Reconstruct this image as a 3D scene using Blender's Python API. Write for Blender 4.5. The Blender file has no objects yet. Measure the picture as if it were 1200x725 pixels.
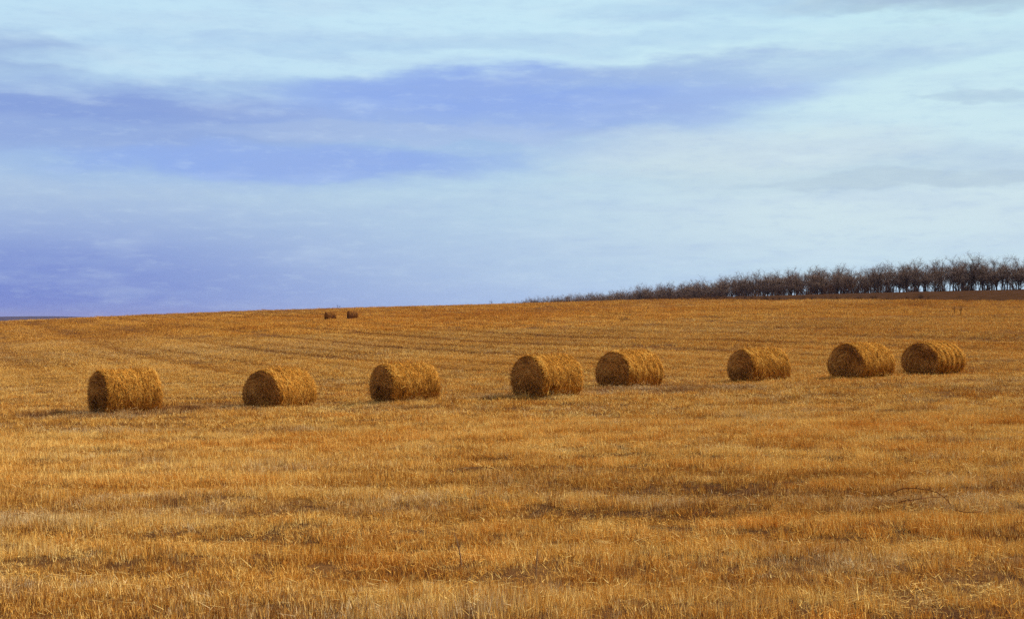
import bpy, math, random
import numpy as np

R = math.radians
RNG = np.random.default_rng(11)
random.seed(11)
scene = bpy.context.scene
COL = scene.collection
F = 50.0 / 36.0            # focal length over sensor width

# ------------------------------------------------------------------ helpers
def tag(o, label=None, cat=None, group=None, kind=None):
    if label: o['label'] = label
    if cat: o['category'] = cat
    if group: o['group'] = group
    if kind: o['kind'] = kind
    return o

def mesh_np(name, verts, quads=None, tris=None, attrs=None, mat=None, smooth=False):
    me = bpy.data.meshes.new(name)
    verts = np.asarray(verts, np.float32)
    nq = 0 if quads is None else len(quads)
    nt = 0 if tris is None else len(tris)
    loops = []
    if nq: loops.append(np.asarray(quads, np.int32).ravel())
    if nt: loops.append(np.asarray(tris, np.int32).ravel())
    loops = np.concatenate(loops) if loops else np.zeros(0, np.int32)
    starts = np.concatenate([np.arange(nq) * 4, nq * 4 + np.arange(nt) * 3]).astype(np.int32)
    me.vertices.add(len(verts)); me.vertices.foreach_set('co', verts.ravel())
    if len(loops):
        me.loops.add(len(loops)); me.loops.foreach_set('vertex_index', loops)
        me.polygons.add(nq + nt); me.polygons.foreach_set('loop_start', starts)
        me.polygons.foreach_set('use_smooth', np.full(nq + nt, smooth))
    for k, (typ, arr) in (attrs or {}).items():
        a = me.attributes.new(k, typ, 'POINT')
        key = 'vector' if typ == 'FLOAT_VECTOR' else 'value'
        a.data.foreach_set(key, np.asarray(arr).ravel())
    me.update(calc_edges=True)
    me.validate()
    if mat: me.materials.append(mat)
    return me

def obj(name, me, parent=None, link=True):
    o = bpy.data.objects.new(name, me)
    if link: COL.objects.link(o)
    if parent: o.parent = parent
    return o

def empty(name, loc, rz=0.0):
    o = bpy.data.objects.new(name, None)
    o.empty_display_size = 0.3
    COL.objects.link(o); o.location = loc; o.rotation_euler = (0, 0, rz)
    return o

class Buf:
    """collects vertices, quads, triangles and a float per vertex"""
    def __init__(s): s.v = []; s.q = []; s.t = []; s.a = []; s.n = 0
    def add(s, v, q=None, t=None, a=0.5):
        v = np.asarray(v, float).reshape(-1, 3)
        s.v.append(v)
        if q is not None and len(q): s.q.append(np.asarray(q, int).reshape(-1, 4) + s.n)
        if t is not None and len(t): s.t.append(np.asarray(t, int).reshape(-1, 3) + s.n)
        s.a.append(np.broadcast_to(np.asarray(a, float), (len(v),)))
        s.n += len(v)
    def tube(s, pts, rad, n=4, a=0.5):
        pts = np.asarray(pts, float); m = len(pts)
        ring = []
        for i in range(m):
            d = pts[min(i + 1, m - 1)] - pts[max(i - 1, 0)]
            d /= np.linalg.norm(d) + 1e-9
            u = np.cross(d, [0.3, 0.9, 0.1] if abs(d[2]) > .8 else [0, 0, 1.0])
            u /= np.linalg.norm(u) + 1e-9
            w = np.cross(d, u)
            an = np.arange(n) * 2 * math.pi / n
            ring.append(pts[i] + rad[i] * (np.cos(an)[:, None] * u + np.sin(an)[:, None] * w))
        q = []
        for i in range(m - 1):
            for k in range(n):
                q.append((i * n + k, i * n + (k + 1) % n, (i + 1) * n + (k + 1) % n, (i + 1) * n + k))
        s.add(np.concatenate(ring), q, None, a)
    def mesh(s, name, mat, smooth=False):
        return mesh_np(name, np.concatenate(s.v), np.concatenate(s.q) if s.q else None,
                       np.concatenate(s.t) if s.t else None, {'shade': ('FLOAT', np.concatenate(s.a))}, mat, smooth)

# lattice value noise
_LAT = RNG.random((256, 256))
def vnoise(x, y):
    x = np.asarray(x, float); y = np.asarray(y, float)
    xi = np.floor(x).astype(int); yi = np.floor(y).astype(int)
    fx = x - xi; fy = y - yi
    fx = fx * fx * (3 - 2 * fx); fy = fy * fy * (3 - 2 * fy)
    g = lambda i, j: _LAT[i & 255, j & 255]
    return (g(xi, yi) * (1 - fx) + g(xi + 1, yi) * fx) * (1 - fy) + (g(xi, yi + 1) * (1 - fx) + g(xi + 1, yi + 1) * fx) * fy
def fbm(x, y, o=3):
    t = 0; a = .5
    for k in range(o):
        t = t + a * (vnoise(x * 2 ** k + 17.3 * k, y * 2 ** k + 5.1 * k) - .5); a *= .5
    return t
def sstep(a, b, x):
    t = np.clip((np.asarray(x, float) - a) / (b - a), 0, 1)
    return t * t * (3 - 2 * t)

# ------------------------------------------------------------------ terrain (eye level is z = 0)
_PY = np.array([-400, -50, 0, 8.5, 20, 40, 60, 100, 150, 208, 280, 340, 400, 460, 530, 624, 725, 1000, 2000, 5000, 40000], float)
_PZ = np.array([-2, -1.5, -1.68, -1.80, -2.0, -2.25, -2.12, -1.62, -.75, .62, 2.3, 3.5, 4.0, 4.15, 3.6, 2.4, 1.5, -5, -22, -25, -25], float)
def _pchip():
    h = np.diff(_PY); d = np.diff(_PZ) / h
    m = np.zeros(len(_PY))
    for i in range(1, len(_PY) - 1):
        if d[i - 1] * d[i] > 0:
            w1 = 2 * h[i] + h[i - 1]; w2 = h[i] + 2 * h[i - 1]
            m[i] = (w1 + w2) / (w1 / d[i - 1] + w2 / d[i])
    m[0] = d[0]; m[-1] = d[-1]
    return m
_PM = _pchip()
def prof(y):
    y = np.clip(np.asarray(y, float), _PY[0], _PY[-1] - 1)
    i = np.clip(np.searchsorted(_PY, y, side='right') - 1, 0, len(_PY) - 2)
    h = _PY[i + 1] - _PY[i]; t = (y - _PY[i]) / h
    return ((2 * t**3 - 3 * t**2 + 1) * _PZ[i] + (t**3 - 2 * t**2 + t) * h * _PM[i]
            + (-2 * t**3 + 3 * t**2) * _PZ[i + 1] + (t**3 - t**2) * h * _PM[i + 1])

# the eight bales of the near row: photo-derived azimuth, distance, ground level, turn, width, length, height
BALES = [
    (146.5, 39.7, 483, 67, 1.48, 1.55, 1.38),
    (328.0, 41.7, 476, 41, 1.45, 1.62, 1.26),
    (474.5, 40.7, 471, 60, 1.40, 1.50, 1.24),
    (641.0, 39.7, 465, 48, 1.44, 1.46, 1.31),
    (737.5, 44.5, 452, 42, 1.47, 1.55, 1.28),
    (889.5, 47.0, 447, 50, 1.40, 1.53, 1.23),
    (1009.5, 46.3, 442, 38, 1.50, 1.58, 1.26),
    (1093.5, 48.3, 439, 33, 1.52, 1.57, 1.20),
]
_bx = np.array([(b[0] - 600) / 1667 * b[1] for b in BALES]); _by = np.array([b[1] for b in BALES])
_bz = np.array([-(b[2] - 374) / 1667 * b[1] for b in BALES])

def rows_near(X, Y):
    s = (X * .31 + Y * .95) + 3.0 * fbm(X * .12, Y * .16, 2)
    return np.cos(2 * math.pi * s / 1.75)
def rows_far(X, Y):
    s = (X * .93 + Y * .363) + 2.6 * fbm(X * .02, Y * .02, 2)
    return np.cos(2 * math.pi * s / 8.2)

def z_smooth(X, Y):
    X = np.asarray(X, float); Y = np.asarray(Y, float)
    fade = 1 - .75 * sstep(600, 1600, Y)
    return prof(Y) + .028 * 300 * np.tanh(X / 300) * fade
_res = _bz - z_smooth(_bx, _by)
_K = np.exp(-((_bx[:, None] - _bx) ** 2 + (_by[:, None] - _by) ** 2) / (2 * 2.6 ** 2))
_W = np.linalg.solve(_K + 1e-4 * np.eye(8), _res)
def ground_z(X, Y):
    X = np.asarray(X, float); Y = np.asarray(Y, float)
    z = z_smooth(X, Y)
    z = z - 1.15 * sstep(-55, -150, X) * sstep(150, 320, Y)
    for x, y, w in zip(_bx, _by, _W):
        z = z + w * np.exp(-((X - x) ** 2 + (Y - y) ** 2) / (2 * 2.6 ** 2))
    near = 1 - sstep(50, 90, Y)
    z = z + near * (.022 * rows_near(X, Y) + .12 * fbm(X * .35, Y * .5, 3) + .09 * fbm(X * 1.1 + 9, Y * 1.5, 2))
    far = sstep(45, 80, Y) * (1 - sstep(420, 600, Y))
    z = z + far * (.5 * fbm(X * .035, Y * .03, 2) + .05 * rows_far(X, Y))
    return z
def gz(x, y): return float(ground_z(np.array([x]), np.array([y]))[0])

# ------------------------------------------------------------------ materials
class N:
    def __init__(s, tree): s.t = tree
    def new(s, typ, **kw):
        n = s.t.nodes.new(typ)
        for k, v in kw.items():
            setattr(n, k, v)
        return n
    def link(s, a, b): s.t.links.new(a, b)
    def val(s, sock, v):
        if hasattr(v, 'is_linked') or hasattr(v, 'links'): s.link(v, sock)
        else: sock.default_value = v
    def math(s, op, a, b=0.0, c=None, clamp=False):
        n = s.new('ShaderNodeMath', operation=op, use_clamp=clamp)
        s.val(n.inputs[0], a); s.val(n.inputs[1], b)
        if c is not None: s.val(n.inputs[2], c)
        return n.outputs[0]
    def ramp(s, fac, stops, interp='LINEAR'):
        n = s.new('ShaderNodeValToRGB'); cr = n.color_ramp; cr.interpolation = interp
        while len(cr.elements) < len(stops): cr.elements.new(.5)
        for e, (p, c) in zip(cr.elements, stops):
            e.position = p; e.color = (*c, 1) if len(c) == 3 else c
        s.link(fac, n.inputs[0]); return n.outputs[0]
    def noise(s, vec, scale, detail=3, rough=.5, dist=0.0):
        n = s.new('ShaderNodeTexNoise'); s.link(vec, n.inputs['Vector'])
        n.inputs['Scale'].default_value = scale; n.inputs['Detail'].default_value = detail
        n.inputs['Roughness'].default_value = rough; n.inputs['Distortion'].default_value = dist
        return n.outputs['Fac']
    def mapping(s, vec, scale=(1, 1, 1), rot=(0, 0, 0), loc=(0, 0, 0)):
        n = s.new('ShaderNodeMapping'); s.link(vec, n.inputs[0])
        n.inputs['Scale'].default_value = scale; n.inputs['Rotation'].default_value = rot
        n.inputs['Location'].default_value = loc
        return n.outputs[0]
    def mix(s, fac, a, b, mode='MIX'):
        n = s.new('ShaderNodeMix', data_type='RGBA', blend_type=mode)
        s.val(n.inputs[0], fac)
        for i, v in ((6, a), (7, b)):
            if isinstance(v, tuple): n.inputs[i].default_value = (*v, 1) if len(v) == 3 else v
            else: s.link(v, n.inputs[i])
        return n.outputs[2]
    def smooth(s, x, a, b):
        n = s.new('ShaderNodeMapRange', interpolation_type='SMOOTHSTEP')
        s.val(n.inputs[0], x); n.inputs[1].default_value = a; n.inputs[2].default_value = b
        return n.outputs[0]

def material(name):
    m = bpy.data.materials.new(name); m.use_nodes = True
    t = m.node_tree; t.nodes.clear(); n = N(t)
    out = n.new('ShaderNodeOutputMaterial'); b = n.new('ShaderNodeBsdfPrincipled')
    b.inputs['Roughness'].default_value = .85
    b.inputs['Specular IOR Level'].default_value = .0
    n.link(b.outputs[0], out.inputs[0])
    return m, n, b

STRAW = [(0.0, (.16, .06, .022)), (.22, (.42, .178, .036)), (.45, (.67, .328, .058)), (.68, (.84, .475, .10)), (1.0, (.92, .67, .25))]

def field_patches(n, pos):
    """slow colour drift over the field, from world position: returns brightness shift and hue factor"""
    rot = n.mapping(pos, rot=(0, 0, R(18)))
    p1 = n.noise(n.mapping(rot, scale=(.16, .42, 1)), 1.0, 3, .55)
    p2 = n.noise(n.mapping(pos, scale=(.55, 1.1, 1), loc=(7, 3, 0)), 1.0, 2, .5)
    p3 = n.noise(n.mapping(pos, scale=(.018, .05, 1), loc=(31, 3, 0)), 1.0, 3, .55)
    sh = n.math('ADD', n.math('MULTIPLY', n.math('SUBTRACT', p1, .5), .62),
                n.math('ADD', n.math('MULTIPLY', n.math('SUBTRACT', p2, .5), .34),
                       n.math('MULTIPLY', n.math('SUBTRACT', p3, .5), .45)))
    hue = n.noise(n.mapping(pos, scale=(.22, .4, 1), loc=(90, 40, 0)), 1.0, 3, .6)
    return sh, hue

def straw_material(name, inst=True, gain=1.0, stops=STRAW, off=0.0):
    m, n, b = material(name)
    at = n.new('ShaderNodeAttribute', attribute_name='shade')
    fac = n.math('ADD', at.outputs['Fac'], off)
    if inst:
        tone = n.new('ShaderNodeAttribute', attribute_name='tone', attribute_type='INSTANCER').outputs['Fac']
        hue = n.new('ShaderNodeAttribute', attribute_name='hue', attribute_type='INSTANCER').outputs['Fac']
        fac = n.math('ADD', fac, tone)
        c = n.ramp(fac, stops)
        grey = n.smooth(hue, .05, .35)
        c = n.mix(n.math('MULTIPLY', grey, .75), c, n.mix(1.0, c, (.74, .86, 1.7), 'MULTIPLY'))
        red = n.smooth(hue, -.05, -.35)
        c = n.mix(n.math('MULTIPLY', red, .6), c, n.mix(1.0, c, (1.0, .76, .5), 'MULTIPLY'))
    else:
        c = n.ramp(fac, stops)
    if gain != 1.0: c = n.mix(1.0, c, (gain, gain, gain), 'MULTIPLY')
    n.link(c, b.inputs['Base Color'])
    return m

M_STUB = straw_material('stubble_straw')
M_BALE = straw_material('bale_straw', False, 1.0, [(0, (.11, .042, .012)), (.3, (.35, .14, .022)), (.6, (.68, .30, .045)), (1, (.90, .56, .14))])
M_BALE_END = straw_material('bale_end_straw', False, 1.0, [(0, (.10, .043, .02)), (.35, (.36, .16, .044)), (.7, (.64, .32, .08)), (1, (.84, .52, .18))])

M_BALE_SHADED = straw_material('shaded_bale_straw', False, 1.0, [(0, (.07, .026, .011)), (.3, (.20, .075, .02)), (.6, (.40, .16, .034)), (1, (.58, .28, .07))])  # distant bales: their shade is put into a darker, redder straw

def ground_material():
    m, n, b = material('stubble_ground')
    g = n.new('ShaderNodeNewGeometry').outputs['Position']
    sh, hue = field_patches(n, g)
    fine = n.math('ADD', n.math('MULTIPLY', n.noise(n.mapping(g, scale=(14, 14, 14)), 1.0, 5, .7), .5), n.math('MULTIPLY', n.noise(n.mapping(g, scale=(70, 45, 40)), 1.0, 3, .7), .62))
    mid = n.noise(n.mapping(g, scale=(2.2, 2.8, 2), rot=(0, 0, .4)), 1.0, 4, .6)
    fac = n.math('ADD', n.math('ADD', n.math('MULTIPLY', fine, .75), n.math('MULTIPLY', mid, .35)), n.math('ADD', sh, -.22))
    c = n.ramp(fac, [(0, (.045, .024, .017)), (.3, (.11, .052, .026)), (.5, (.24, .115, .038)), (.75, (.48, .245, .06)), (1, (.66, .41, .14))])
    n.link(c, b.inputs['Base Color'])
    bp = n.new('ShaderNodeBump'); bp.inputs['Strength'].default_value = .8; bp.inputs['Distance'].default_value = .05
    n.link(fine, bp.inputs['Height']); n.link(bp.outputs[0], b.inputs['Normal'])
    return m
M_GROUND = ground_material()

def noisy(name, c1, c2, scale=3.0, bump=.3):
    m, n, b = material(name)
    g = n.new('ShaderNodeNewGeometry').outputs['Position']
    f = n.noise(g, scale, 5, .65)
    n.link(n.ramp(f, [(.3, c1), (.7, c2)]), b.inputs['Base Color'])
    bp = n.new('ShaderNodeBump'); bp.inputs['Strength'].default_value = bump; bp.inputs['Distance'].default_value = .05
    n.link(f, bp.inputs['Height']); n.link(bp.outputs[0], b.inputs['Normal'])
    return m
M_SOIL = noisy('dark_fallow_soil', (.04, .02, .011), (.10, .048, .022), .35)
M_BARK = noisy('dark_bark', (.025, .018, .015), (.06, .043, .035), 6)
M_TWIG = straw_material('bare_twigs', False, 1.0, [(0, (.025, .017, .013)), (.4, (.045, .03, .023)), (.7, (.13, .088, .066)), (1, (.48, .35, .27))])
M_WEED = straw_material('dry_weed', False, 1.0, [(0, (.05, .028, .018)), (.5, (.15, .08, .045)), (1, (.36, .22, .12))])
M_HILL = noisy('far_woodland', (.02, .014, .02), (.03, .022, .028), .004, 0)
M_STEM = noisy('dry_bramble_bark', (.10, .04, .02), (.2, .08, .035), 8, 0)

# ------------------------------------------------------------------ ground sheet
def axis(lo, hi, dense_lo, dense_hi, step, grow, cap=None):
    a = list(np.arange(dense_lo, dense_hi + 1e-6, step))
    s = step; v = a[-1]
    while v < hi:
        s *= grow; v += min(s, cap) if cap else s; a.append(min(v, hi))
    s = step; v = a[0]; left = []
    while v > lo:
        s *= grow; v -= s; left.append(max(v, lo))
    return np.array(left[::-1] + a)
def sheet(name, xs, ys, zf, mat, keep=None):
    X, Y = np.meshgrid(xs, ys); Z = zf(X, Y)
    nx, ny = len(xs), len(ys)
    idx = np.arange(nx * ny).reshape(ny, nx)
    q = np.stack([idx[:-1, :-1], idx[:-1, 1:], idx[1:, 1:], idx[1:, :-1]], -1).reshape(-1, 4)
    return mesh_np(name, np.stack([X, Y, Z], -1).reshape(-1, 3), q, None, None, mat, True)
xs = axis(-9000, 9000, -22, 22, .22, 1.07)
ys = np.concatenate([axis(-300, 70, 4, 70, .22, 1.1), axis(70.5, 14000, 70.5, 420, 1.6, 1.09)])
ys = np.unique(np.round(ys, 4))
ground = obj('field', sheet('field', xs, ys, ground_z, M_GROUND))
tag(ground, kind='structure')

# dark fallow strip in front of the shelterbelt, on the right
# tree line: X = 214.6 - .284 * (Y + ...) passes (120, 333)
def line_x(Y): return 120 - .284 * (Y - 333)
def strip_edges(Y):
    return 78.6 - .30 * (Y - 186) + np.maximum(0, Y - 300) * .07, line_x(Y) + 12.0
def in_strip(X, Y):
    a, b = strip_edges(Y)
    return (X > a + 4 * fbm(X * .08, Y * .08, 2)) & (X < b) & (Y > 120) & (Y < 400)
# ------------------------------------------------------------------ stubble (instanced clumps)
def blades(n, rad, hmin, hmax, w, lean, seed, flat=.12, sd=.2):
    r = np.random.default_rng(seed)
    ang = r.random(n) * 2 * math.pi; rr = rad * np.sqrt(r.random(n))
    bx = rr * np.cos(ang); by = rr * np.sin(ang)
    h = hmin + (hmax - hmin) * r.random(n) ** 1.3
    la = r.random(n) * 2 * math.pi; lm = np.abs(r.normal(0, lean, n))
    lying = r.random(n) < flat
    lm = np.where(lying, r.uniform(1.1, 1.5, n), lm)
    h = np.where(lying, h * 1.3, h)
    fa = r.random(n) * 2 * math.pi
    wx = np.cos(fa); wy = np.sin(fa)
    ww = w * r.uniform(.6, 1.4, n)
    dx = np.sin(lm) * np.cos(la); dy = np.sin(lm) * np.sin(la); dz = np.cos(lm)
    bz = np.where(lying, r.uniform(.02, .07, n), -.03)
    base = np.stack([bx, by, bz], 1); d = np.stack([dx, dy, dz], 1)
    side = np.stack([wx, wy, 0 * wx], 1) * ww[:, None] * .5
    droop = np.stack([np.cos(la), np.sin(la), -.25 + 0 * la], 1) * (h * r.uniform(0, .10, n))[:, None]
    mid = base + d * (h * .55)[:, None]; tip = base + d * h[:, None] + droop
    v = np.stack([base - side, base + side, mid - side * .85, mid + side * .85, tip - side * .25, tip + side * .25], 1).reshape(-1, 3)
    i = np.arange(n)[:, None] * 6
    q = np.concatenate([i + np.array([[0, 1, 3, 2]]), i + np.array([[2, 3, 5, 4]])])
    sh = np.clip(r.normal(.52, sd, n), 0, 1)
    a = np.repeat(sh, 6).reshape(n, 6) + np.zeros((1, 6))
    return v, q, a.ravel()
protos = bpy.data.collections.new('stubble_clumps')
specs = []
for k in range(5): specs.append((66, .09, .028, .105, .0037, .25, 100 + k, .03, .30))     # close clumps
for k in range(2): specs.append((64, .12, .02, .065, .0038, .42, 110 + k, .16, .22))     # trampled, thin
for k in range(5): specs.append((76, .25, .035, .12, .0075, .3, 120 + k, .08, .30))      # middle distance
for k in range(5): specs.append((150, .85, .05, .19, .022, .4, 130 + k, .2, .12))       # far
for k in range(3): specs.append((130, .13, .06, .165, .0040, .26, 140 + k, .02, .22))    # taller tussocks left by the cutter
for k, sp in enumerate(specs):
    v, q, a = blades(*sp)
    me = mesh_np('stubble_clump', v, q, None, {'shade': ('FLOAT', a)}, M_STUB)
    o = bpy.data.objects.new('%02d_clump' % k, me)
    protos.objects.link(o)

def clump_tree(coll):
    ng = bpy.data.node_groups.new('scatter_clumps', 'GeometryNodeTree')
    ng.interface.new_socket('Geometry', in_out='INPUT', socket_type='NodeSocketGeometry')
    ng.interface.new_socket('Geometry', in_out='OUTPUT', socket_type='NodeSocketGeometry')
    nd = ng.nodes; L = ng.links.new
    gi = nd.new('NodeGroupInput'); go = nd.new('NodeGroupOutput')
    ci = nd.new('GeometryNodeCollectionInfo'); ci.inputs['Collection'].default_value = coll
    ci.inputs['Separate Children'].default_value = True; ci.inputs['Reset Children'].default_value = True
    ip = nd.new('GeometryNodeInstanceOnPoints'); ip.inputs['Pick Instance'].default_value = True
    def attr(name, typ):
        a = nd.new('GeometryNodeInputNamedAttribute'); a.data_type = typ; a.inputs['Name'].default_value = name
        return a.outputs['Attribute']
    er = nd.new('FunctionNodeEulerToRotation')
    L(attr('turn', 'FLOAT_VECTOR'), er.inputs[0])
    L(gi.outputs[0], ip.inputs['Points']); L(ci.outputs[0], ip.inputs['Instance'])
    L(attr('pick', 'INT'), ip.inputs['Instance Index']); L(er.outputs[0], ip.inputs['Rotation'])
    L(attr('size', 'FLOAT_VECTOR'), ip.inputs['Scale'])
    L(ip.outputs[0], go.inputs[0])
    return ng
NG = clump_tree(protos)

def tone_hue(x, y):
    """how pale and how grey or rusty the straw is at each spot: wheel tracks, drill rows, weathered patches"""
    near = 1 - sstep(38, 75, y)
    xr = x * .95 - y * .31; yr = x * .31 + y * .95
    t = near * (.45 * fbm(xr * .35, yr * .8, 3) + .95 * fbm(x * 1.3, y * 1.7, 3) + .28 * fbm(x * .07 + 3, y * .12, 2) + .09 * np.exp(-((y - 22) / 8) ** 2) + .13 * rows_near(x, y))
    rf = rows_far(x, y)
    patch = sstep(-.05, .12, fbm(x * .015 + 11, y * .012 + 5, 3))
    line = sstep(.7, 1.0, -rf) * (.25 + .75 * patch)
    s2 = x * .93 + y * .363
    l2 = sstep(.55, .95, np.cos(2 * math.pi * (s2 + 2.0 * fbm(x * .03, y * .02, 2)) / 2.9)) * sstep(-.08, .14, fbm(x * .02 + 50, y * .015, 3))
    t = t + (1 - near) * (-.15 * line - .34 * l2 + .5 * fbm(x * .02 + 7, y * .012 + 2, 3) + .45 * fbm(x * .16, y * .06, 3) + .03 * rf)
    # the slope is a shade deeper towards its crest, paler just behind the bales
    t = t + (1 - near) * (.10 * (1 - sstep(60, 110, y)) - .13 * sstep(110, 190, y))
    h = fbm(xr * .22 + 60, yr * .5 + 20, 3) * .8 * near + (1 - near) * (fbm(x * .012 + 60, y * .01 + 20, 3) * 1.0) + .5 * fbm(x * .9 + 5, y * 1.3, 2)
    for px, py, w, a in ((-10.0, 37.8, 1.6, .22), (-8.4, 41.0, 1.5, .24), (-.4, 40.6, 1.2, .24), (-12.6, 38.6, 1.6, .12), (5.2, 42.5, 1.3, .18)):   # weedy spots among the bales, darkened further for the bales' shadows
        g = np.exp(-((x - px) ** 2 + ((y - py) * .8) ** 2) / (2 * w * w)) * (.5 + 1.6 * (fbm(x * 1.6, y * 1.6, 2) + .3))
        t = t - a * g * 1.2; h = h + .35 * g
    return t + .105, h

def scatter(name, P, pick, size, tilt=.10):
    n = len(P); tone, hue = tone_hue(P[:, 0], P[:, 1])
    hue = hue + RNG.normal(0, .11, n); tone = tone + RNG.normal(0, .12, n) * np.where(P[:, 1] < 60, 1, .6)
    turn = np.stack([RNG.normal(0, tilt, n), RNG.normal(0, tilt, n), RNG.random(n) * 6.283], 1)
    me = mesh_np(name, P, None, None, {'turn': ('FLOAT_VECTOR', turn.astype(np.float32)), 'pick': ('INT', pick.astype(np.int32)),
                                      'size': ('FLOAT_VECTOR', size.astype(np.float32)),
                                      'tone': ('FLOAT', tone.astype(np.float32)), 'hue': ('FLOAT', hue.astype(np.float32))})
    o = obj(name, me); md = o.modifiers.new('clumps', 'NODES'); md.node_group = NG
    return o

def wedge(y0, y1, dens, half=.43, pad=2.0):
    """uniform points in the view wedge, a good bit wider than the frame"""
    area = half * (y1 ** 2 - y0 ** 2) + 2 * pad * (y1 - y0)
    n = int(area * dens)
    xm = half * y1 + pad
    y = RNG.uniform(y0, y1, int(n * 2 * xm * (y1 - y0) / area)); x = RNG.uniform(-xm, xm, len(y))
    k = np.abs(x) < half * y + pad
    return x[k], y[k]
bale_xy = []
def clear_bales(x, y):
    k = np.ones(len(x), bool)
    for bx, by in zip(_bx, _by): k &= ((x - bx) ** 2 + (y - by) ** 2) > .62 ** 2
    return k

parts = []
for (y0, y1, dens, kinds, tramp, sz) in ((5, 17, 165, (0, 5), (5, 7), 1.0), (17, 30, 95, (0, 5), (5, 7), 1.25), (30, 75, 21, (7, 12), (5, 7), 1.0)):
    x, y = wedge(y0, y1, dens)
    row = rows_near(x, y) if y1 < 50 else (1 - sstep(45, 70, y)) * rows_near(x, y) + sstep(45, 70, y) * rows_far(x, y)
    bare = fbm(x * .8 + 40, y * 1.0 + 9, 3) * 1.1                 # patchy gaps
    thin = sstep(.10, .24, bare) * .25 + .10 * (row < -.6) + .5 * sstep(.06, .16, fbm(x * 2.2 + 70, y * 2.6 + 9, 2))
    k = (RNG.random(len(x)) > thin) & clear_bales(x, y)
    x, y, row, bare = x[k], y[k], row[k], bare[k]
    pick = RNG.integers(kinds[0], kinds[1], len(x))
    tr = (RNG.random(len(x)) < .06 + .35 * sstep(.04, .16, bare))
    if kinds[0] == 0: pick = np.where(tr, RNG.integers(tramp[0], tramp[1], len(x)), pick)
    hs = (1 + .17 * row + .6 * fbm(x * .25, y * .3, 2) + 1.3 * fbm(x * 1.3 + 30, y * 1.6, 2)) * RNG.uniform(.6, 1.4, len(x)) * np.where(tr, .7, 1)
    w = sz * RNG.uniform(.85, 1.2, len(x))
    parts.append((np.stack([x, y, ground_z(x, y)], 1), pick, np.stack([w, w, hs * sz], 1)))
x, y = wedge(5, 40, 7)
k = (RNG.random(len(x)) < sstep(-.06, .16, fbm(x * .7 + 21, y * .9 + 33, 3))) & clear_bales(x, y)
x, y = x[k], y[k]; w = RNG.uniform(.7, 1.35, len(x)) * np.where(y > 20, 1.2, 1)
parts.append((np.stack([x, y, ground_z(x, y)], 1), RNG.integers(17, 20, len(x)), np.stack([w, w, w * RNG.uniform(.55, 1.05, len(x))], 1)))
# loose straw dropped round the foot of each bale
ra = RNG.random((8, 150)) * 6.283; rr_ = .55 + np.abs(RNG.normal(0, .42, (8, 150)))
x = (_bx[:, None] + rr_ * np.cos(ra)).ravel(); y = (_by[:, None] + rr_ * np.sin(ra)).ravel(); w = RNG.uniform(.9, 1.7, len(x))
parts.append((np.stack([x, y, ground_z(x, y)], 1), RNG.integers(5, 7, len(x)), np.stack([w, w, w * 1.7], 1)))
P = np.concatenate([p[0] for p in parts]); K = np.concatenate([p[1] for p in parts]); S = np.concatenate([p[2] for p in parts])
tag(scatter('stubble', P, K, S), 'short golden cereal stubble covering the near part of the field', 'stubble', kind='stuff')

parts = []
for (y0, y1, dens, sz) in ((72, 140, 6.5, 1.0), (140, 230, .95, 1.25), (230, 430, .42, 1.7)):
    x, y = wedge(y0, y1, dens, .42, 3)
    row = rows_far(x, y)
    thin = .12 + .3 * (row < -.82) + .3 * sstep(.1, .25, fbm(x * .12, y * .06, 3))
    k = (RNG.random(len(x)) > thin) & ~in_strip(x, y)
    x, y, row = x[k], y[k], row[k]
    w = sz * RNG.uniform(.8, 1.2, len(x)); hs = (1 + .25 * row + .7 * fbm(x * .08, y * .06, 2)) * RNG.uniform(.7, 1.3, len(x))
    parts.append((np.stack([x, y, ground_z(x, y)], 1), RNG.integers(7, 12, len(x)) if y0 == 72 else RNG.integers(12, 17, len(x)), np.stack([w * (1.7 if y0 == 72 else 1), w * (1.7 if y0 == 72 else 1), hs * (1.25 if y0 == 72 else 1)], 1)))
P = np.concatenate([p[0] for p in parts]); K = np.concatenate([p[1] for p in parts]); S = np.concatenate([p[2] for p in parts])
tag(scatter('far_stubble', P, K, S), 'golden stubble rows running up the far slope', 'stubble', kind='stuff')

# ------------------------------------------------------------------ bales
def bale_radius(th, lx, W, H, seed, rings, slump=.08):
    """point of the barrel's section at angle th, station lx in [-1, 1] along the axis"""
    flat = 1.0
    s = np.sin(th)
    rx = W / 2; rz = H / 2
    x = rx * np.cos(th) * (1 - slump * s); z = rz * s
    z = np.where(s < -.55, -rz * (.55 + (np.abs(s) - .55) * .55), z)           # sagged on its underside
    lump = 1 + .085 * fbm(np.cos(th) * 1.1 + seed * 3.1, np.sin(th) * 1.1 + lx * .9 + seed, 3) + .03 * fbm(th * 3, lx * 5 + seed, 2) + rings * .012 * np.cos(lx * 17 + seed)
    return x * lump, z * lump

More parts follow.
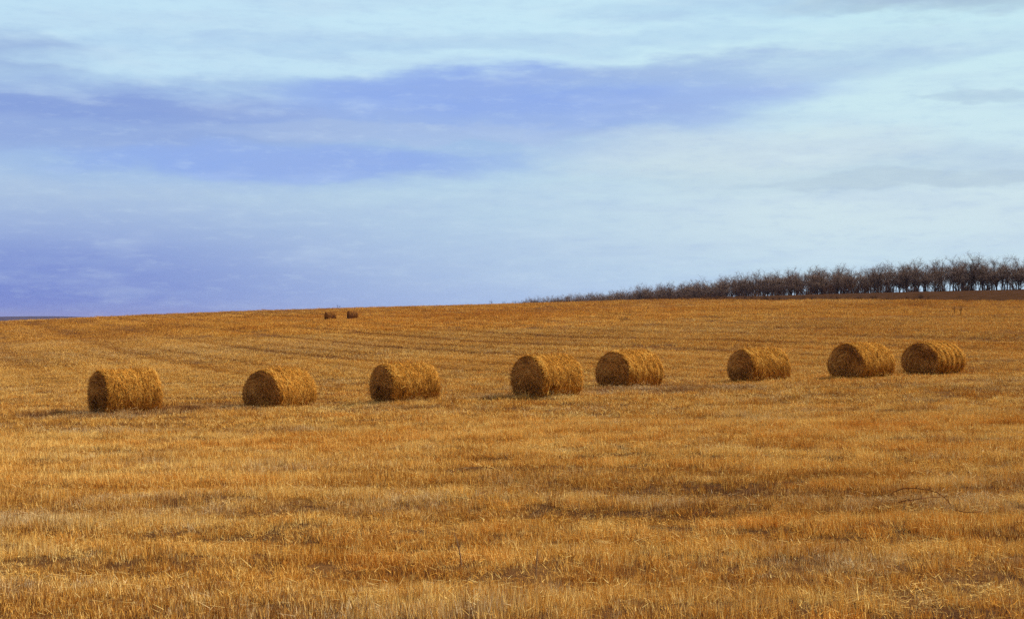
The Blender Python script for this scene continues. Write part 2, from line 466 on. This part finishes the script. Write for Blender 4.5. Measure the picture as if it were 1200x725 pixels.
def make_bale(name, W, L, H, seed, dense=9000, hollow=False, wr=.0075, rings=1.0, slump=.08, mat=None):
    r = np.random.default_rng(seed)
    root = empty(name, (0, 0, 0))
    nt, nl = 56, 18
    th = np.arange(nt) * 2 * math.pi / nt
    # profile along the axis with rounded shoulders
    prof_l = np.concatenate([[-1, -.99, -.955], np.linspace(-.9, .9, nl), [.955, .99, 1]])
    prof_r = np.concatenate([[.86, .93, .975], np.ones(nl), [.975, .93, .86]])
    V = []
    for l, pr in zip(prof_l, prof_r):
        x, z = bale_radius(th, l, W, H, seed, rings, slump)
        V.append(np.stack([x * pr, np.full(nt, l * L / 2), z * pr], 1))
    V = np.array(V)
    drop = -V[:, :, 2].min()
    V[:, :, 2] += drop - .02
    m = len(prof_l)
    idx = np.arange(m * nt).reshape(m, nt)
    q = np.stack([idx[:-1], np.roll(idx, -1, 1)[:-1], np.roll(idx, -1, 1)[1:], idx[1:]], -1).reshape(-1, 4)
    B = Buf(); vb = V.reshape(-1, 3).copy()
    if hollow:   # a torn hollow low on the side that faces right of the camera
        c = np.array([W * .46, -L * .29, H * .20])
        d = np.linalg.norm((vb - c) / np.array([.30, .17, .20]), axis=1)
        vb -= np.array([.42, 0, -.02]) * np.clip(1 - d, 0, 1)[:, None] ** .7
    B.add(vb, q, None, np.clip(.22 + .2 * r.normal(size=len(vb)), 0, 1))
    def strand(p, t, nrm, ln, w, sh, lift):
        """many straws at once: p points, t directions, nrm normals"""
        n = len(p)
        side = np.cross(t, nrm) * (w * .5)[:, None]
        a = p - t * (ln * .5)[:, None]; e = p + t * (ln * .5)[:, None] + nrm * lift[:, None]
        mid = p + nrm * (lift * .35 + .008)[:, None]
        v = np.stack([a - side, a + side, mid - side, mid + side, e - side * .5, e + side * .5], 1).reshape(-1, 3)
        i = np.arange(n)[:, None] * 6
        qq = np.concatenate([i + np.array([[0, 1, 3, 2]]), i + np.array([[2, 3, 5, 4]])])
        return v, qq, np.repeat(sh, 6)
    # straw on the barrel
    n = dense
    a = r.random(n) * 2 * math.pi; l = r.uniform(-.99, .99, n)
    x, z = bale_radius(a, l, W, H, seed, rings, slump)
    pr = np.interp(l, prof_l, prof_r)
    p = np.stack([x * pr, l * L / 2, z * pr + drop - .02], 1)
    nr = np.stack([np.cos(a) / W, 0 * a + .25 * l * (np.abs(l) > .85), np.sin(a) / H], 1); nr /= np.linalg.norm(nr, axis=1)[:, None]
    tang = np.stack([-np.sin(a) * W, 0 * a, np.cos(a) * H], 1); tang /= np.linalg.norm(tang, axis=1)[:, None]
    ax = np.array([[0, 1.0, 0]])
    wv = r.normal(0, .75, n)[:, None]
    t = tang * np.cos(wv) + ax * np.sin(wv); t *= np.sign(r.random(n) - .5)[:, None]
    ln = r.uniform(.07, .26, n); w = r.uniform(.6, 1.9, n) * wr
    lift = np.abs(r.normal(0, .022, n)) + (r.random(n) < .08) * r.uniform(.02, .10, n)
    clump = fbm(a * 2.2 + seed, l * 4.0, 3)
    ringtone = .045 * np.cos(l * 17 + seed) * rings
    clump = .5 * clump + .6 * fbm(a * 6 + seed, l * 11 + 3, 2)
    sh = np.clip(r.normal(.50, .25, n) + clump * .8 + ringtone, 0, 1)
    if hollow:
        d = np.linalg.norm((p - c) / np.array([.34, .17, .20]), axis=1); kk = d > .85
        p, t, nr, ln, w, sh, lift = p[kk], t[kk], nr[kk], ln[kk], w[kk], sh[kk], lift[kk]
    B.add(*strand(p, t, nr, ln, w, sh, lift)[:2], None, strand(p, t, nr, ln, w, sh, lift)[2])
    obj('straw_barrel', B.mesh('straw_barrel', mat or M_BALE, False), root)
    # coiled ends, in browner straw with part of their shade in the colour
    for sgn in (-1, 1):
        E = Buf()
        edge = V[0] if sgn < 0 else V[-1]
        cz = edge[:, 2].mean()
        ringsv = []; fr = [1, .8, .6, .4, .2, .04]
        for f in fr:
            e = edge.copy(); e[:, 0] *= f; e[:, 2] = cz + (e[:, 2] - cz) * f
            bulge = .05 * (1 - f * f) + .02 * fbm(e[:, 0] * 4 + seed, e[:, 2] * 4 + sgn * 5, 2)
            e[:, 1] = sgn * (L / 2 + bulge * (f < 1)); ringsv.append(e)
        e = np.array(ringsv); k = len(fr); ii = np.arange(k * nt).reshape(k, nt)
        qe = np.stack([ii[:-1], np.roll(ii, -1, 1)[:-1], np.roll(ii, -1, 1)[1:], ii[1:]], -1).reshape(-1, 4)
        E.add(e.reshape(-1, 3), qe, None, .25)
        E.add(e[-1], None, [(0, j, j + 1) for j in range(1, nt - 1)], .2)
        n = int(dense * .34)
        a = r.random(n) * 2 * math.pi; f = np.sqrt(r.random(n)) * .98
        xx, zz = bale_radius(a, np.full(n, float(sgn)), W, H, seed, rings, slump)
        ex = xx * .9 * f; ez = (zz + drop - .02 - cz) * .9 * f + cz
        p = np.stack([ex, np.full(n, sgn * L / 2) + sgn * .05 * (1 - f * f), ez], 1)
        tg = np.stack([-np.sin(a), 0 * a, np.cos(a)], 1); rd = np.stack([np.cos(a), 0 * a, np.sin(a)], 1)
        wv = r.normal(0, .7, n)[:, None]
        t = tg * np.cos(wv) + rd * np.sin(wv)
        nr = np.broadcast_to(np.array([0, sgn, 0.0]), (n, 3)).copy()
        sh = np.clip(r.normal(.45, .24, n) + .12 * np.cos(f * 26 + a) + .9 * fbm(ex * 3.2 + seed, ez * 3.2 + 4, 3), 0, 1)
        v, qq, aa = strand(p, t, nr, r.uniform(.06, .2, n), r.uniform(.7, 1.8, n) * wr, sh, np.abs(r.normal(0, .05, n)))
        E.add(v, qq, None, aa)
        ob = obj('bale_end', E.mesh('bale_end', mat or M_BALE_END, False), root)
    return root

LAB = [
    'leftmost large straw bale, long side on, only a narrow dark end showing',
    'second large straw bale from the left, low with a broad dark pointed end',
    'third large straw bale from the left, neat and squat with pale golden top',
    'shaggy straw bale with a dark torn hollow low in its side, middle of the row',
    'straw bale just right of the shaggy torn one, broad round dark end, bright golden side',
    'straw bale standing alone right of centre, brown evenly matted side',
    'straw bale left neighbour of the rightmost bale, half of it a broad dark end',
    'rightmost large straw bale with ringed bands around its low barrel',
]
for i, (px, d, yb, turn, W, L, H) in enumerate(BALES):
    x, y = _bx[i], _by[i]
    b = make_bale('straw_bale', W, L, H, 300 + i, 12000, hollow=(i == 3), rings=(2.4 if i == 7 else .9 if i == 4 else .4), slump=[.05, .20, .10, .06, .10, .08, .14, .10][i])
    # local axis is Y; the end that shows faces the camera and left by `turn` degrees off the line of sight
    view = math.atan2(x, y)
    b.location = (x, y, gz(x, y) - .02); b.rotation_euler = (0, R([0, 1, -1, 0, 1, 0, -1, 0][i]), -view - R(turn) * 1.0)
    tag(b, LAB[i], 'straw bale', 'row of large straw bales across the field')
for (px, d, turn, lab) in ((387, 206, 74, 'left one of the two tiny distant bales below the skyline'),
                           (413, 213, 78, 'right one of the two tiny distant bales below the skyline')):
    x = (px - 600) / 1667 * d
    b = make_bale('straw_bale', 1.42, 1.35, 1.34, 340 + px, 2200, wr=.02, mat=M_BALE_SHADED)
    b.location = (x, d, gz(x, d) - .02); b.rotation_euler = (0, 0, -math.atan2(x, d) - R(turn))
    tag(b, lab, 'straw bale', 'distant straw bales on the slope')

# ------------------------------------------------------------------ shelterbelt of bare trees
def make_tree(seed, height, spread):
    r = random.Random(seed); T = Buf(); C = Buf()
    def rv(s): return np.array([r.gauss(0, s), r.gauss(0, s), r.gauss(0, s)])
    def limb(buf, p, d, ln, r0, r1, seg, wob, up, n, sh=.5):
        pts = [p]; d = d / np.linalg.norm(d)
        for k in range(seg):
            d = d + rv(wob) + np.array([0, 0, up]); d /= np.linalg.norm(d)
            pts.append(pts[-1] + d * ln / seg)
        rad = [r0 + (r1 - r0) * k / seg for k in range(seg + 1)]
        buf.tube(pts, rad, n, sh)
        return pts, d
    for st in range(r.randint(2, 3)):
        hh = height * (1 if st == 0 else r.uniform(.7, .98)); sa = r.random() * 6.283; so_ = 0 if st == 0 else r.uniform(.6, 1.6)
        base = np.array([so_ * math.cos(sa), so_ * math.sin(sa), -.3]); ra = .85 if st == 0 else r.uniform(.5, .75)
        fork = hh * r.uniform(.16, .34)
        tp, td = limb(T, base, np.array([r.gauss(0, .06) + .08 * so_ * math.cos(sa), r.gauss(0, .06) + .08 * so_ * math.sin(sa), 1]), fork + .3, .19 * ra, .13 * ra, 4, .05, .05, 6)
        nl = r.randint(3, 5); a0 = r.random() * 6.28
        for i in range(nl):
            a = a0 + i * 6.283 / nl + r.gauss(0, .3); out = r.uniform(.2, .7) * spread
            ln = hh * r.uniform(.42, .62)
            start = tp[-1] if i < 3 else tp[-2] + (tp[-1] - tp[-2]) * r.random()
            if i == 0: out *= .25; ln = hh - fork - .6
            lp, ld = limb(T, start, np.array([math.cos(a) * out, math.sin(a) * out, 1]), ln, .10 * ra, .03, 6, .10, .03, 5)
            for j in range(9):
                t = r.uniform(.06, 1.0); k = min(int(t * 6), 5); p = lp[k] + (lp[k + 1] - lp[k]) * (t * 6 - k)
                b = r.random() * 6.283
                bd = np.array([math.cos(b) * .9 + math.cos(a) * .4, math.sin(b) * .9 + math.sin(a) * .4, r.uniform(.0, 1.3)])
                bp, _ = limb(C, p, bd, ln * r.uniform(.25, .48), .034, .015, 3, .16, .06, 4, .3)
                for m in range(8):
                    t2 = r.uniform(.2, 1.0); k2 = min(int(t2 * 3), 2); p2 = bp[k2] + (bp[k2 + 1] - bp[k2]) * (t2 * 3 - k2)
                    cd = np.array([r.gauss(0, .8), r.gauss(0, .8), r.uniform(-.1, 1.1)])
                    cp, _ = limb(C, p2, cd, r.uniform(.5, 1.15), .015, .009, 2, .2, .06, 3, .7)
                    for q in range(2):
                        ed = np.array([r.gauss(0, .8), r.gauss(0, .8), r.uniform(.0, 1.1)])
                        limb(C, cp[1 + q % 2], ed, r.uniform(.25, .55), .010, .006, 1, 0, 0, 3, 1.0)
    return T.mesh('trunk', M_BARK), C.mesh('crown', M_TWIG)
TREES = [make_tree(900 + k, h, s) for k, (h, s) in enumerate(((8.3, 1.1), (8.9, .95), (8.0, 1.2), (8.6, 1.1), (9.3, .9), (7.8, 1.25), (8.7, 1.1)))]
def plant(me_pair, loc, rz, s, label, group, name='bare_tree', cat='tree'):
    o = empty(name, loc, rz); o.scale = s if isinstance(s, tuple) else (s, s, s)
    a = obj('trunk', me_pair[0], o); b = obj('crown', me_pair[1], o)
    tag(o, label, cat, group)
    return o
G_T = 'bare trees of the shelterbelt on the hilltop'
rt = random.Random(5)
D = np.array([-.273, .962]); NRM = np.array([.962, .273])
n_tree = 0
for row in range(3):
    s = -22.0 + row * 1.6
    while s < 446:
        q = np.array([120, 333.0]) + D * s + NRM * (row * 5.0 + rt.gauss(0, 1.1))
        x, y = q
        u = x / y
        z = gz(x, y)
        if u < .395:
            sc = rt.uniform(.93, 1.08) * float(np.interp(y, [333, 460, 560, 640, 740], [.93, 1.0, .95, .95, .95]))
            if u > .2: lab = 'tall bare tree with open dark trunk in the right stretch of the hilltop shelterbelt'
            elif u > .1: lab = 'bare tree with dense brown twigs in the middle stretch of the hilltop shelterbelt'
            else: lab = 'low bare treetop in the far left tapering end of the hilltop shelterbelt'
            plant(rt.choice(TREES), (x, y, z), rt.random() * 6.283, (sc * rt.uniform(.9, 1.15), sc * rt.uniform(.9, 1.15), sc), lab, G_T)
            n_tree += 1
        s += rt.uniform(3.8, 5.4)
# one tree stands out above its neighbours near the right end
x, y = .3225 * 349, 349.0
plant(TREES[4], (x, y, gz(x, y)), 1.0, (1.1, 1.1, 1.02), 'tallest bare tree, rising above its neighbours near the right end of the shelterbelt', G_T)
print('trees', n_tree)

# ------------------------------------------------------------------ dry shrubs and weeds
def make_shrub(seed, h, stems, twigs, spread=.7, fat=1.0):
    r = random.Random(seed); B = Buf()
    for i in range(stems):
        a = r.random() * 6.283; p = np.array([r.gauss(0, .12) * h, r.gauss(0, .12) * h, -.08])
        d = np.array([math.cos(a) * spread * r.random(), math.sin(a) * spread * r.random(), 1.0]); d /= np.linalg.norm(d)
        ln = h * r.uniform(.6, 1.0); pts = [p]
        for k in range(4):
            d = d + np.array([r.gauss(0, .12), r.gauss(0, .12), .02]); d /= np.linalg.norm(d); pts.append(pts[-1] + d * ln / 4)
        B.tube(pts, [fat * v for v in (.018, .015, .012, .009, .005)], 4, .25)
        for j in range(twigs):
            t = r.uniform(.25, 1); k = min(int(t * 4), 3); q = pts[k] + (pts[k + 1] - pts[k]) * (t * 4 - k)
            e = np.array([r.gauss(0, .7), r.gauss(0, .7), r.uniform(.1, 1.1)])
            e *= h * r.uniform(.12, .3) / np.linalg.norm(e)
            B.tube([q, q + e * .6, q + e + np.array([0, 0, .02])], [fat * .009, fat * .007, fat * .005], 3, r.uniform(.2, .8))
    return B.mesh('twigs', M_WEED)
SHRUBS = [make_shrub(40 + k, 1.0, 9, 12) for k in range(4)]
# undergrowth between the trees: low hazy brush along the belt
rs = random.Random(8)
for i in range(260):
    s = 440 * rs.random() ** .75
    q = np.array([120, 333.0]) + D * s + NRM * rs.uniform(-4, 9)
    u = q[0] / q[1]
    o = obj('shrub', SHRUBS[i % 4]); hs = rs.uniform(1.6, 3.6) * (1.35 if u < .25 else 1.0)
    o.location = (q[0], q[1], gz(*q) - .05); o.rotation_euler = (0, 0, rs.random() * 6.28); o.scale = (hs * 1.3, hs * 1.3, hs)
    tag(o, 'leafless undergrowth shrub between the trunks of the shelterbelt', 'shrub', 'undergrowth shrubs in the shelterbelt')
# weeds on the fallow strip's near edge
for i in range(110):
    y = 230 + 130 * rs.random() ** .8; a, b = strip_edges(np.array([y])); x = float(a[0]) + abs(rs.gauss(0, 6)) - 2
    o = obj('dry_weed', SHRUBS[(i + 1) % 4]); hs = rs.uniform(.5, 1.3)
    o.location = (x, y, gz(x, y) - .04); o.rotation_euler = (0, 0, rs.random() * 6.28); o.scale = (hs, hs, hs)
    tag(o, 'dry brown weed on the edge of the dark fallow strip before the trees', 'weed', 'dry weeds along the fallow strip')
WEED_SPARSE = [make_shrub(60 + k, 1.0, 2 + k, 8, .5, 1.3) for k in range(3)]
for (px, d, h, k, lab) in ((1121, 142, 1.3, 1, 'tall forked dead weed on the right slope below the fallow strip'),
                           (1063, 150, .9, 0, 'thin dead weed left of the forked one on the right slope'),
                           (731, 150, .95, 2, 'lone dead weed on the middle slope below the thinning trees'),
                           (397, 338, 1.3, 2, 'tiny sprig on the skyline above the two distant bales'),
                           (577, 345, 1.5, 1, 'small leafless bush on the skyline left of the shelterbelt'),
                           (590, 350, 1.2, 2, 'low leafless bush on the skyline nearest the end of the shelterbelt')):
    x = (px - 600) / 1667 * d
    o = obj('dead_weed', WEED_SPARSE[k]); o.location = (x, d, gz(x, d) - .03); o.scale = (h, h, h); o.rotation_euler = (0, 0, px)
    tag(o, lab, 'weed' if d < 200 else 'bush')

# fallow strip sheet
def strip_mesh():
    yy = np.linspace(120, 400, 150); nx = 40
    V = []
    for y in yy:
        a, b = strip_edges(np.array([y])); a = float(a[0]); b = float(b[0])
        a += 5 * float(fbm(np.array([a * .1]), np.array([y * .1]), 2)[0])
        t = np.linspace(0, 1, nx); x = a + (b - a) * t
        z = ground_z(x, np.full(nx, y)) + .05 + .3 * sstep(0, .12, t)
        V.append(np.stack([x, np.full(nx, y), z], 1))
    idx = np.arange(len(yy) * nx).reshape(len(yy), nx)
    q = np.stack([idx[:-1, :-1], idx[:-1, 1:], idx[1:, 1:], idx[1:, :-1]], -1).reshape(-1, 4)
    return mesh_np('fallow_strip', np.concatenate(V), q, None, None, M_SOIL, True)
tag(obj('fallow_strip', strip_mesh()), kind='structure')

# ------------------------------------------------------------------ small things in the near stubble
def bramble():
    B = Buf()
    def at(px, py, h):
        d = 1.85 * 1667 / (py - 374)
        for _ in range(12):
            x = (px - 600) / 1667 * d; d = d * .5 + .5 * ((-gz(x, d)) - h) * 1667 / (py - 374)
        return np.array([(px - 600) / 1667 * d, d, gz((px - 600) / 1667 * d, d) + h])
    o0 = at(1090, 590, .1)
    c1 = [at(*p) for p in ((1047, 576, .16), (1058, 572, .22), (1072, 571.5, .26), (1086, 573.5, .26), (1098, 578, .24), (1106, 583, .2), (1111, 587, .12), (1114, 592, .05))]
    c2 = [at(*p) for p in ((1052, 588, .14), (1066, 587, .17), (1080, 584.5, .2), (1092, 583, .2), (1101, 583, .2))]
    c3 = [at(*p) for p in ((1117, 597, .1), (1130, 599.5, .13), (1142, 600, .14), (1152, 598.5, .1))]
    for c, r0 in ((c1, .0045), (c2, .004), (c3, .0035)):
        B.tube(np.array(c) - o0, np.linspace(r0, r0 * .6, len(c)), 5, .4)
    rr = random.Random(3)
    for c in (c1, c2):
        for p in c[1:-1]:
            e = np.array([rr.gauss(0, .03), rr.gauss(0, .03), abs(rr.gauss(0, .03)) + .015])
            B.tube([p - o0, p - o0 + e], [.004, .002], 3, .4)
    o = obj('bramble_stem', B.mesh('bramble_stem', M_STEM)); o.location = o0
    tag(o, 'thin dark bent bramble stem arching over the stubble on the right', 'stem')
bramble()
def stalk(px, py, h, lean, lab):
    d = 1.85 * 1667 / (py - 374)
    for _ in range(12):
        x = (px - 600) / 1667 * d; d = d * .5 + .5 * (-gz(x, d)) * 1667 / (py - 374)
    x = (px - 600) / 1667 * d
    B = Buf(); pts = [np.array([lean * t * t * h, .02 * t, -.03 + h * t]) for t in np.linspace(0, 1, 6)]
    B.tube(pts, [.006, .006, .0055, .005, .004, .003], 5, .9)
    B.tube([pts[3], pts[3] + np.array([.03, .01, .06])], [.003, .001], 3, .9)
    B.tube([pts[2], pts[2] + np.array([-.035, .01, .05])], [.003, .001], 3, .8)
    o = obj('dry_stalk', B.mesh('dry_stalk', M_WEED)); o.location = (x, d, gz(x, d))
    tag(o, lab, 'stalk')
stalk(541, 664, .28, -.2, 'single dead stalk standing above the stubble left of bottom centre')
stalk(1058, 607, .16, .1, 'short dark stub of a stalk just below the bent bramble stem')
stalk(628, 678, .24, .05, 'pale upright straw stalk right of bottom centre')

# ------------------------------------------------------------------ far hills
def hills():
    xs = np.linspace(-5200, 600, 120); ys = np.linspace(7000, 9000, 14)
    X, Y = np.meshgrid(xs, ys)
    env = np.sin(math.pi * (Y - 7000) / 2000) ** .8
    top = 22 + 20 * fbm(X * .0012, Y * .0004, 3) + 7 * fbm(X * .012, Y * .003, 2)
    top = top * (1 - .8 * sstep(-2700, -1900, X)) + 5
    Z = -26 + (top + 16) * env
    nx, ny = len(xs), len(ys); idx = np.arange(nx * ny).reshape(ny, nx)
    q = np.stack([idx[:-1, :-1], idx[:-1, 1:], idx[1:, 1:], idx[1:, :-1]], -1).reshape(-1, 4)
    return mesh_np('hills', np.stack([X, Y, Z], -1).reshape(-1, 3), q, None, None, M_HILL, True)
tag(obj('hills', hills()), kind='structure')

# ------------------------------------------------------------------ blue air
def haze():
    x0, x1, y0, y1, z0, z1 = -9500, 9500, -320, 14500, -40, 60
    v = [(x, y, z) for z in (z0, z1) for y in (y0, y1) for x in (x0, x1)]
    q = [(0, 2, 3, 1), (4, 5, 7, 6), (0, 1, 5, 4), (2, 6, 7, 3), (0, 4, 6, 2), (1, 3, 7, 5)]
    m = bpy.data.materials.new('blue_air'); m.use_nodes = True
    t = m.node_tree; t.nodes.clear(); n = N(t)
    out = n.new('ShaderNodeOutputMaterial'); pv = n.new('ShaderNodeVolumePrincipled')
    pv.inputs['Color'].default_value = (.52, .55, 1.0, 1); pv.inputs['Density'].default_value = 4.5e-5
    pv.inputs['Anisotropy'].default_value = .2
    n.link(pv.outputs[0], out.inputs['Volume'])
    return mesh_np('haze', v, q, None, None, m)
tag(obj('haze', haze()), kind='stuff')

# ------------------------------------------------------------------ sky and sun
SUN_AZ, SUN_EL = R(68), R(42)          # from +Y towards +X
w = bpy.data.worlds.new('World'); scene.world = w; w.use_nodes = True
t = w.node_tree; t.nodes.clear(); n = N(t)
out = n.new('ShaderNodeOutputWorld'); bg = n.new('ShaderNodeBackground')
STR = .1
bg.inputs['Strength'].default_value = STR
sky = n.new('ShaderNodeTexSky', sky_type='NISHITA', sun_disc=False, sun_elevation=SUN_EL, sun_rotation=SUN_AZ)
sky.air_density = 1.2; sky.dust_density = 1.0
tc = n.new('ShaderNodeTexCoord').outputs['Generated']
sp = n.new('ShaderNodeSeparateXYZ'); n.link(tc, sp.inputs[0])
az = n.math('MULTIPLY', n.math('ARCTAN2', sp.outputs[0], sp.outputs[1]), 180 / math.pi)      # degrees right of the field's axis
el = n.math('MULTIPLY', n.math('ARCSINE', sp.outputs[2]), 180 / math.pi)
cv = n.new('ShaderNodeCombineXYZ'); n.link(az, cv.inputs[0]); n.link(el, cv.inputs[1])
AE = cv.outputs[0]
# ragged cloud edges: the layers are looked up at slightly wandering directions
w1 = n.noise(n.mapping(AE, scale=(.16, .55, 1)), 1.0, 5, .6)
w2 = n.noise(n.mapping(AE, scale=(.22, 1.0, 1), loc=(9, 4, 0)), 1.0, 4, .55)
wisp = n.noise(n.mapping(AE, scale=(.12, 1.0, 1), rot=(0, 0, R(-4)), loc=(3, 8, 0)), 1.0, 6, .6)
azw = n.math('ADD', az, n.math('MULTIPLY', n.math('SUBTRACT', w1, .5), 9.0))
elw = n.math('ADD', n.math('ADD', el, n.math('MULTIPLY', n.math('SUBTRACT', w2, .5), 1.5)), n.math('MULTIPLY', n.math('SUBTRACT', w1, .5), 1.3))
def s2l(r, g, b):
    f = lambda c: (c / 255) / 12.92 if c <= 10 else ((c / 255 + .055) / 1.055) ** 2.4
    return (f(r), f(g), f(b))
def deg(px, py): return math.degrees(math.atan((px - 600) / 1667)), math.degrees((374 - py) / 1667)
elf = n.math('DIVIDE', el, 16.0, clamp=True)
pos = lambda py: max(0.0, min(1.0, math.degrees((374 - py) / 1667) / 16.0))
def column(rows): return n.ramp(elf, [(pos(y), s2l(*c)) for y, c in rows], 'B_SPLINE')
cl = column([(372, (116, 138, 210)), (340, (116, 138, 209)), (300, (130, 152, 214)), (255, (164, 188, 224)), (215, (180, 204, 228)), (120, (182, 212, 236)), (40, (192, 226, 245)), (-60, (188, 220, 242))])
cc = column([(372, (164, 194, 236)), (330, (176, 200, 230)), (260, (184, 211, 232)), (200, (190, 220, 236)), (120, (192, 224, 242)), (40, (205, 237, 247)), (-60, (190, 228, 244))])
cr = column([(372, (176, 210, 240)), (320, (200, 226, 238)), (250, (210, 229, 235)), (180, (204, 231, 240)), (100, (203, 234, 242)), (30, (199, 233, 243)), (-60, (190, 230, 244))])
c = n.mix(n.smooth(az, -19, 2), cl, cc)
c = n.mix(n.smooth(az, -3, 14), c, cr)
def cloud(c, px, py, rx, ry, col, amt, tilt=0.0, soft=(1.75, .05)):
    a0, e0 = deg(px, py); ra = math.degrees(rx / 1667); re = math.degrees(ry / 1667)
    da = n.math('DIVIDE', n.math('SUBTRACT', azw, a0), ra)
    de = n.math('DIVIDE', n.math('SUBTRACT', n.math('SUBTRACT', elw, e0), n.math('MULTIPLY', n.math('SUBTRACT', az, a0), tilt)), re)
    d = n.math('ADD', n.math('MULTIPLY', da, da), n.math('MULTIPLY', de, de))
    m = n.math('MULTIPLY', n.smooth(d, *soft), amt)
    m = n.math('MULTIPLY', m, n.math('ADD', .72, n.math('MULTIPLY', wisp, .56)), clamp=True)
    return n.mix(m, c, s2l(*col))
PERI = (128, 155, 218); PERI2 = (142, 173, 236); PALE = (196, 229, 246)
c = cloud(c, 240, 66, 430, 48, PALE, .5)
c = cloud(c, 520, 30, 420, 44, PALE, .5)
c = cloud(c, 20, 84, 110, 28, (152, 180, 222), .85)
c = cloud(c, 300, 62, 200, 12, (172, 204, 236), .5)
c = cloud(c, 300, 160, 580, 62, (156, 187, 230), .88, .02, (1.5, .3))
c = cloud(c, 70, 150, 360, 38, (138, 162, 220), .65, 0, (1.4, .3))
c = cloud(c, 190, 84, 150, 16, PALE, .7, 0)
c = cloud(c, 640, 118, 340, 40, (150, 178, 234), .8, .03, (1.5, .3))
c = cloud(c, 560, 112, 230, 26, PERI2, .85, .02, (1.6, .1))
c = cloud(c, 60, 140, 230, 16, PERI, .6, 0, (1.6, .1))
c = cloud(c, 330, 192, 260, 20, PERI2, .85, .0, (1.6, .1))
c = cloud(c, 500, 158, 260, 10, (170, 193, 230), .6, .0, (1.6, .1))
c = cloud(c, 880, 88, 250, 18, (164, 192, 228), .6, .03)
c = cloud(c, 640, 55, 260, 14, (172, 204, 234), .45, .02)
c = cloud(c, 980, 205, 300, 26, (190, 214, 228), .7, .0)
c = cloud(c, 1100, 218, 190, 9, (180, 202, 218), .6, .0)
c = cloud(c, 1110, 14, 190, 20, (166, 192, 214), .85, .0)
c = cloud(c, 840, 20, 160, 16, (176, 210, 236), .5, .0)
c = cloud(c, 1180, 124, 80, 8, (172, 198, 222), .6, .0)
c = cloud(c, 850, 180, 200, 30, (210, 228, 234), .6, .02)
# thin streaks everywhere
stk = n.smooth(wisp, .42, .66)
c = n.mix(n.math('MULTIPLY', stk, .20), c, s2l(168, 190, 226))
stk2 = n.smooth(w2, .5, .75)
w3 = n.noise(n.mapping(AE, scale=(.7, 2.6, 1), loc=(19, 2, 0), rot=(0, 0, R(6))), 1.0, 6, .68)
c = n.mix(n.math('MULTIPLY', n.smooth(w3, .46, .72), .16), c, s2l(150, 178, 224))
c = n.mix(n.math('MULTIPLY', n.smooth(w3, .5, .28), .14), c, s2l(214, 236, 246))
c = n.mix(n.math('MULTIPLY', stk2, .16), c, s2l(216, 236, 246))
cs = n.new('ShaderNodeVectorMath', operation='SCALE'); n.link(c, cs.inputs[0]); cs.inputs['Scale'].default_value = 1 / STR
cover = n.math('SUBTRACT', 1.0, n.math('MULTIPLY', n.smooth(el, 15, 38), .35))
# unseen sky higher up and behind: grey-white cloud added to keep the shading warm
over = n.mix(n.smooth(el, 14, 30), cs.outputs[0], (4.6, 4.35, 4.1))
behind = n.smooth(n.math('ABSOLUTE', az), 30, 75)
over = n.mix(n.math('MULTIPLY', behind, .85), over, (4.6, 4.3, 4.0))
mx = n.mix(cover, sky.outputs[0], over)
n.link(mx, bg.inputs['Color']); n.link(bg.outputs[0], out.inputs['Surface'])

sl = bpy.data.lights.new('sun', 'SUN'); sl.energy = 5.0; sl.angle = R(.6); sl.color = (1.0, .90, .73)
so = bpy.data.objects.new('sun', sl); COL.objects.link(so)
so.rotation_euler = (math.pi / 2 - SUN_EL, 0, math.pi - SUN_AZ)
# lamp's -Z must point from the sun to the ground
from mathutils import Vector
dv = Vector((-math.sin(SUN_AZ) * math.cos(SUN_EL), -math.cos(SUN_AZ) * math.cos(SUN_EL), -math.sin(SUN_EL)))
so.rotation_euler = dv.to_track_quat('-Z', 'Y').to_euler()

# ------------------------------------------------------------------ camera and render
cam = bpy.data.cameras.new('camera'); cam.lens = 50; cam.sensor_width = 36; cam.clip_start = .1; cam.clip_end = 60000
co = bpy.data.objects.new('camera', cam); COL.objects.link(co)
co.location = (0, 0, 0); co.rotation_euler = (math.pi / 2 + math.atan(11.5 / 1667), 0, 0)
scene.camera = co
scene.view_settings.view_transform = 'Standard'; scene.view_settings.look = 'None'
scene.view_settings.exposure = 0; scene.view_settings.gamma = 1
cy = scene.cycles
cy.max_bounces = 6; cy.diffuse_bounces = 3; cy.glossy_bounces = 1; cy.transmission_bounces = 2; cy.volume_bounces = 1
cy.use_denoising = False
